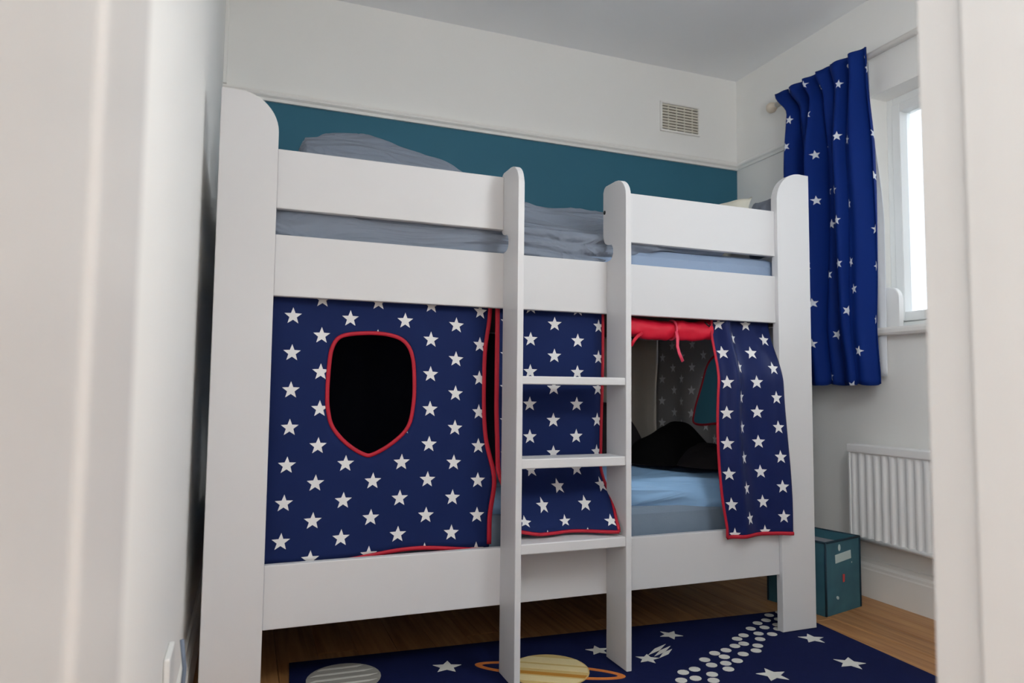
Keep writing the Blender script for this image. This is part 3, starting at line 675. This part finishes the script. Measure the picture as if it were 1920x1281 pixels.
# ------------------------------------------------------------------ storage box beside the bed
bxo = tag(empty('storage_box', (2.139, 0.079, 0.0), math.radians(13.5)), 'open teal fabric storage box with pale label slip on the floor by the radiator', 'storage box')
w, d, h = 0.236, 0.25, 0.272
box('front_panel', 0, w, 0, 0.005, 0, h, M['box'], bxo, 0.0015)
box('side_panel', 0, 0.005, 0.005, d - 0.005, 0, h, M['box'], bxo, 0.0015); box('side_panel', w - 0.005, w, 0.005, d - 0.005, 0, h, M['box'], bxo, 0.0015)
box('back_panel', 0, w, d - 0.005, d, 0, h, M['box'], bxo, 0.0015)
box('bottom_panel', 0.005, w - 0.005, 0.005, d - 0.005, 0.001, 0.006, M['boxin'], bxo)
box('lining', 0.006, w - 0.006, 0.006, d - 0.006, 0.225, 0.240, M['boxin'], bxo, 0.004)
for a, b in (((0, 0), (w, 0)), ((w, 0), (w, d)), ((w, d), (0, d)), ((0, d), (0, 0))):
    tube('piping', [(a[0], a[1], h), (b[0], b[1], h)], 0.0042, M['boxtrim'], bxo, 8)
for a in ((0, 0), (w, 0), (w, d), (0, d)):
    tube('piping', [(a[0], a[1], 0.002), (a[0], a[1], h)], 0.004, M['boxtrim'], bxo, 8)
sl_ = box('label_slip', -0.054, 0.054, -0.0016, 0.0012, -0.016, 0.016, M['slip'], bxo, 0.0008); sl_.location = (0.118, 0, 0.208); sl_.rotation_euler = (0, math.radians(-4), 0)
st5 = lambda R, r=0.45, a0=0.0: [((R if i % 2 == 0 else R * r) * math.sin(a0 + i * PI / 5), (R if i % 2 == 0 else R * r) * math.cos(a0 + i * PI / 5)) for i in range(10)]
o = prism('red_tag', [(-0.006, -0.015), (0.006, -0.015), (0.008, 0.013), (-0.006, 0.015)], -0.0012, 0.0, 'y', M['tagred'], bxo); o.location = (0.118, -0.0004, 0.128)
o = prism('spot', [(0.008 * math.cos(a), 0.013 * math.sin(a)) for a in [i * PI / 6 for i in range(12)]], -0.0012, 0.0, 'y', M['slip'], bxo); o.location = (0.092, -0.0004, 0.245)
o = prism('spot', [(0.009 * math.cos(a), 0.006 * math.sin(a)) for a in [i * PI / 6 for i in range(12)]], -0.0012, 0.0, 'y', M['slip'], bxo); o.location = (0.075, -0.0004, 0.060); o.rotation_euler.y = 0.5

# ------------------------------------------------------------------ rug
RA = math.radians(-3.2); rc = Vector((2.055, 0.182)); ux = Vector((math.cos(RA), math.sin(RA))); uy = Vector((-ux.y, ux.x))
RL, RW = 1.82, 1.22
rg = tag(empty('rug', (rc.x, rc.y, 0), RA), 'navy space rug with planets, stars and white dot trail under the bed ladder', 'rug')
prism('pile', [(0, 0), (0, -RW), (-RL, -RW), (-RL, 0)], 0.0005, 0.006, 'z', M['rug'], rg, 0.002)
def motif(name, pts, m, z1=0.0072, z0=0.0055):
    loc = []
    for x, y in pts:
        q = Vector((x, y)) - rc; loc.append((q.dot(ux), q.dot(uy)))
    return prism(name, loc, z0, z1, 'z', m, rg)
def disc(cx, cyy, a, b=None, rot=0.0, n=16):
    b = b or a; return [(cx + a * math.cos(t) * math.cos(rot) - b * math.sin(t) * math.sin(rot), cyy + a * math.cos(t) * math.sin(rot) + b * math.sin(t) * math.cos(rot)) for t in [2 * PI * i / n for i in range(n)]]
STARS = [(.678, .092, .045, .3), (1.168, .058, .040, .2), (1.469, .10, .042, .9), (1.281, -.056, .038, .5), (1.565, -.285, .048, .2), (1.905, -.09, .045, .4), (1.854, -.295, .048, .7)]
for x, y, R, a in STARS: motif('star', [(x + p, y + q) for p, q in st5(R, 0.45, a)], M['rugwhite'])
DOTS = [(1.938, .155), (2.0, .168), (1.887, .113), (1.836, .098), (1.939, .106), (1.891, .06), (1.828, .053), (1.863, .024), (1.773, .059), (1.765, .01), (1.805, -.011), (1.704, .013), (1.661, -.007), (1.733, -.035), (1.652, -.051), (1.611, -.058), (1.684, -.081), (1.559, -.079), (1.649, -.114), (1.508, -.088), (1.518, -.123), (1.59, -.124), (1.445, -.122), (1.536, -.162), (1.489, -.167), (1.439, -.164), (1.371, -.173), (1.468, -.206), (1.325, -.181), (1.397, -.222), (1.334, -.229), (1.286, -.227), (1.374, -.259), (1.30, -.275), (1.25, -.265), (1.33, -.31)]
for x, y in DOTS:
    if (1.85 < x < 2.0) and (-0.014 < y < 0.02): continue
    motif('dot', disc(x, y, .0185, .0165, 0.4, 12), M['rugwhite'])
for k, (a, b) in enumerate((((1.300, -.030), (1.405, .032)), ((1.312, -.046), (1.41, .012)), ((1.32, -.062), (1.40, -.012)))):
    A_, B_ = Vector(a), Vector(b); t = (B_ - A_).normalized(); n_ = Vector((-t.y, t.x)); mid = (A_ + B_) / 2
    motif('comet_tail', [tuple(A_), tuple(mid - n_ * 0.009), tuple(B_), tuple(mid + n_ * 0.009)], M['rugwhite'])
motif('grey_planet', disc(.378, .115, .105, .105, 0, 32), M['ruggrey'])
for k in range(5):
    yy = .115 + .075 - k * .038; hw = math.sqrt(.105 ** 2 - (yy - .115) ** 2) * 0.92
    motif('planet_band', [(.378 - hw, yy - .006), (.378 + hw * 0.7, yy - .009), (.378 + hw, yy), (.378 - hw * 0.8, yy + .005)], M['rugwhite'], 0.0080)
SC, SR, SA = (.955, -.035), .120, math.radians(-31)
ring = disc(SC[0], SC[1], .225, .050, SA, 40); inner = disc(SC[0], SC[1], .203, .034, SA, 40)
loc = lambda p: ((Vector(p) - rc).dot(ux), (Vector(p) - rc).dot(uy))
bm = bmesh.new(); lo = 0.0055; hi = 0.0076
vs = [[bm.verts.new((*loc(p), z)) for p in P] for P, z in ((ring, lo), (ring, hi), (inner, hi), (inner, lo))]
for a in range(4):
    for i in range(40): bm.faces.new((vs[a][i], vs[a][(i + 1) % 40], vs[(a + 1) % 4][(i + 1) % 40], vs[(a + 1) % 4][i]))
bm_obj('planet_ring', bm, M['rugorange'], rg)
motif('ringed_planet', disc(SC[0], SC[1], SR, SR, 0, 36), M['rugsand'], 0.0082)
for v, hh, m in ((.07, .022, 'rugsand2'), (.018, .016, 'rugsand2'), (-.030, .010, 'rugochre'), (-.068, .018, 'rugsand2')):
    hw0 = math.sqrt(SR ** 2 - (v + hh) ** 2 if abs(v + hh) < SR else 0) * .97; hw1 = math.sqrt(SR ** 2 - (v - hh) ** 2 if abs(v - hh) < SR else 0) * .97
    q = [(-hw1, v - hh), (hw1, v - hh), (hw0, v + hh), (-hw0, v + hh)]
    motif('planet_band', [(SC[0] + a * math.cos(SA) - b * math.sin(SA), SC[1] + a * math.sin(SA) + b * math.cos(SA)) for a, b in q], M[m], 0.0090)

# ------------------------------------------------------------------ added fill lamp, brightens the room (beside the doorway, outside the frame)
LX, LY, LZ = 1.30, -1.27, 1.62
lm = tag(empty('added_fill_lamp', (LX, LY, 0)), 'added unseen white fill lamp with lit round globe beside the doorway wall', 'lamp')
em = bpy.data.materials.new('fill_globe'); em.use_nodes = True; b_ = em.node_tree.nodes['Principled BSDF']
b_.inputs['Base Color'].default_value = (0.9, 0.9, 0.88, 1); b_.inputs['Emission Color'].default_value = (0.95, 0.985, 1.0, 1); b_.inputs['Emission Strength'].default_value = FILL_LAMP
into(lathe('globe', [(0.0, -0.14)] + [(0.14 * math.sin(a), -0.14 * math.cos(a)) for a in [i * PI / 16 for i in range(1, 16)]] + [(0.0, 0.14)], (LX, LY, LZ), em, None, 32), lm)
into(tube('pole', [(LX, LY, 0.02), (LX, LY, LZ - 0.138)], 0.011, M['socket'], None, 12), lm)
into(lathe('base', [(0.0, 0.0005), (0.13, 0.001), (0.13, 0.014), (0.03, 0.026), (0.0, 0.026)], (LX, LY, 0), M['socket'], None, 28), lm)

# ------------------------------------------------------------------ small things
vt = tag(empty('air_vent', (2.157, YB, 2.252)), 'cream slotted air vent high on the back wall', 'air vent')
vx0, vx1, vz0, vz1 = 2.035, 2.278, 2.172, 2.332
bm = bmesh.new()
bx(bm, vx0, vx1, YB - 0.010, YB - 0.001, vz0, vz0 + 0.012, 0.003); bx(bm, vx0, vx1, YB - 0.010, YB - 0.001, vz1 - 0.012, vz1, 0.003)
bx(bm, vx0, vx0 + 0.012, YB - 0.010, YB - 0.001, vz0 + 0.01, vz1 - 0.01, 0.003); bx(bm, vx1 - 0.012, vx1, YB - 0.010, YB - 0.001, vz0 + 0.01, vz1 - 0.01, 0.003)
into(bm_obj('vent_frame', bm, M['gloss']), vt)
into(box('vent_backing', vx0 + 0.008, vx1 - 0.008, YB - 0.0025, YB - 0.0008, vz0 + 0.008, vz1 - 0.008, M['ventdark']), vt)
for i in range(9):
    z = vz0 + 0.016 + i * 0.0150
    into(box('slat', vx0 + 0.011, vx1 - 0.011, YB - 0.009, YB - 0.003, z, z + 0.0095, M['vent'], None, 0.0012), vt)
for i in range(1, 5):
    xx = vx0 + (vx1 - vx0) * i / 5
    into(box('slat_bar', xx - 0.003, xx + 0.003, YB - 0.0085, YB - 0.003, vz0 + 0.012, vz1 - 0.012, M['vent']), vt)
# round-topped white ornament on the sill
pts = [(-0.048, 0), (-0.048, 0.10)] + [(0.048 * math.cos(a), 0.12 + 0.05 * math.sin(a)) for a in [PI - i * PI / 14 for i in range(15)]] + [(0.048, 0.10), (0.048, 0)]
tag(prism('sill_ornament', [(0.113 + a, WZ0 + 0.0305 + b) for a, b in pts], 2.535, 2.560, 'x', M['frost'], None, 0.004), 'white round-topped ornament standing on the window sill by the curtain', 'ornament')
# wall socket with lead on the left wall
so = tag(empty('wall_socket', (XL, -0.44, 0.33)), 'white wall socket box low on the left wall beside the bed', 'wall socket')
into(box('plate', XL + 0.0005, XL + 0.012, -0.50, -0.40, 0.25, 0.33, M['socket'], None, 0.004), so)
into(tube('lead', [(XL + 0.024, -0.40, 0.33), (XL + 0.03, -0.39, 0.27), (XL + 0.026, -0.40, 0.19), (XL + 0.024, -0.42, 0.165)], 0.004, M['cable'], None, 8), so)
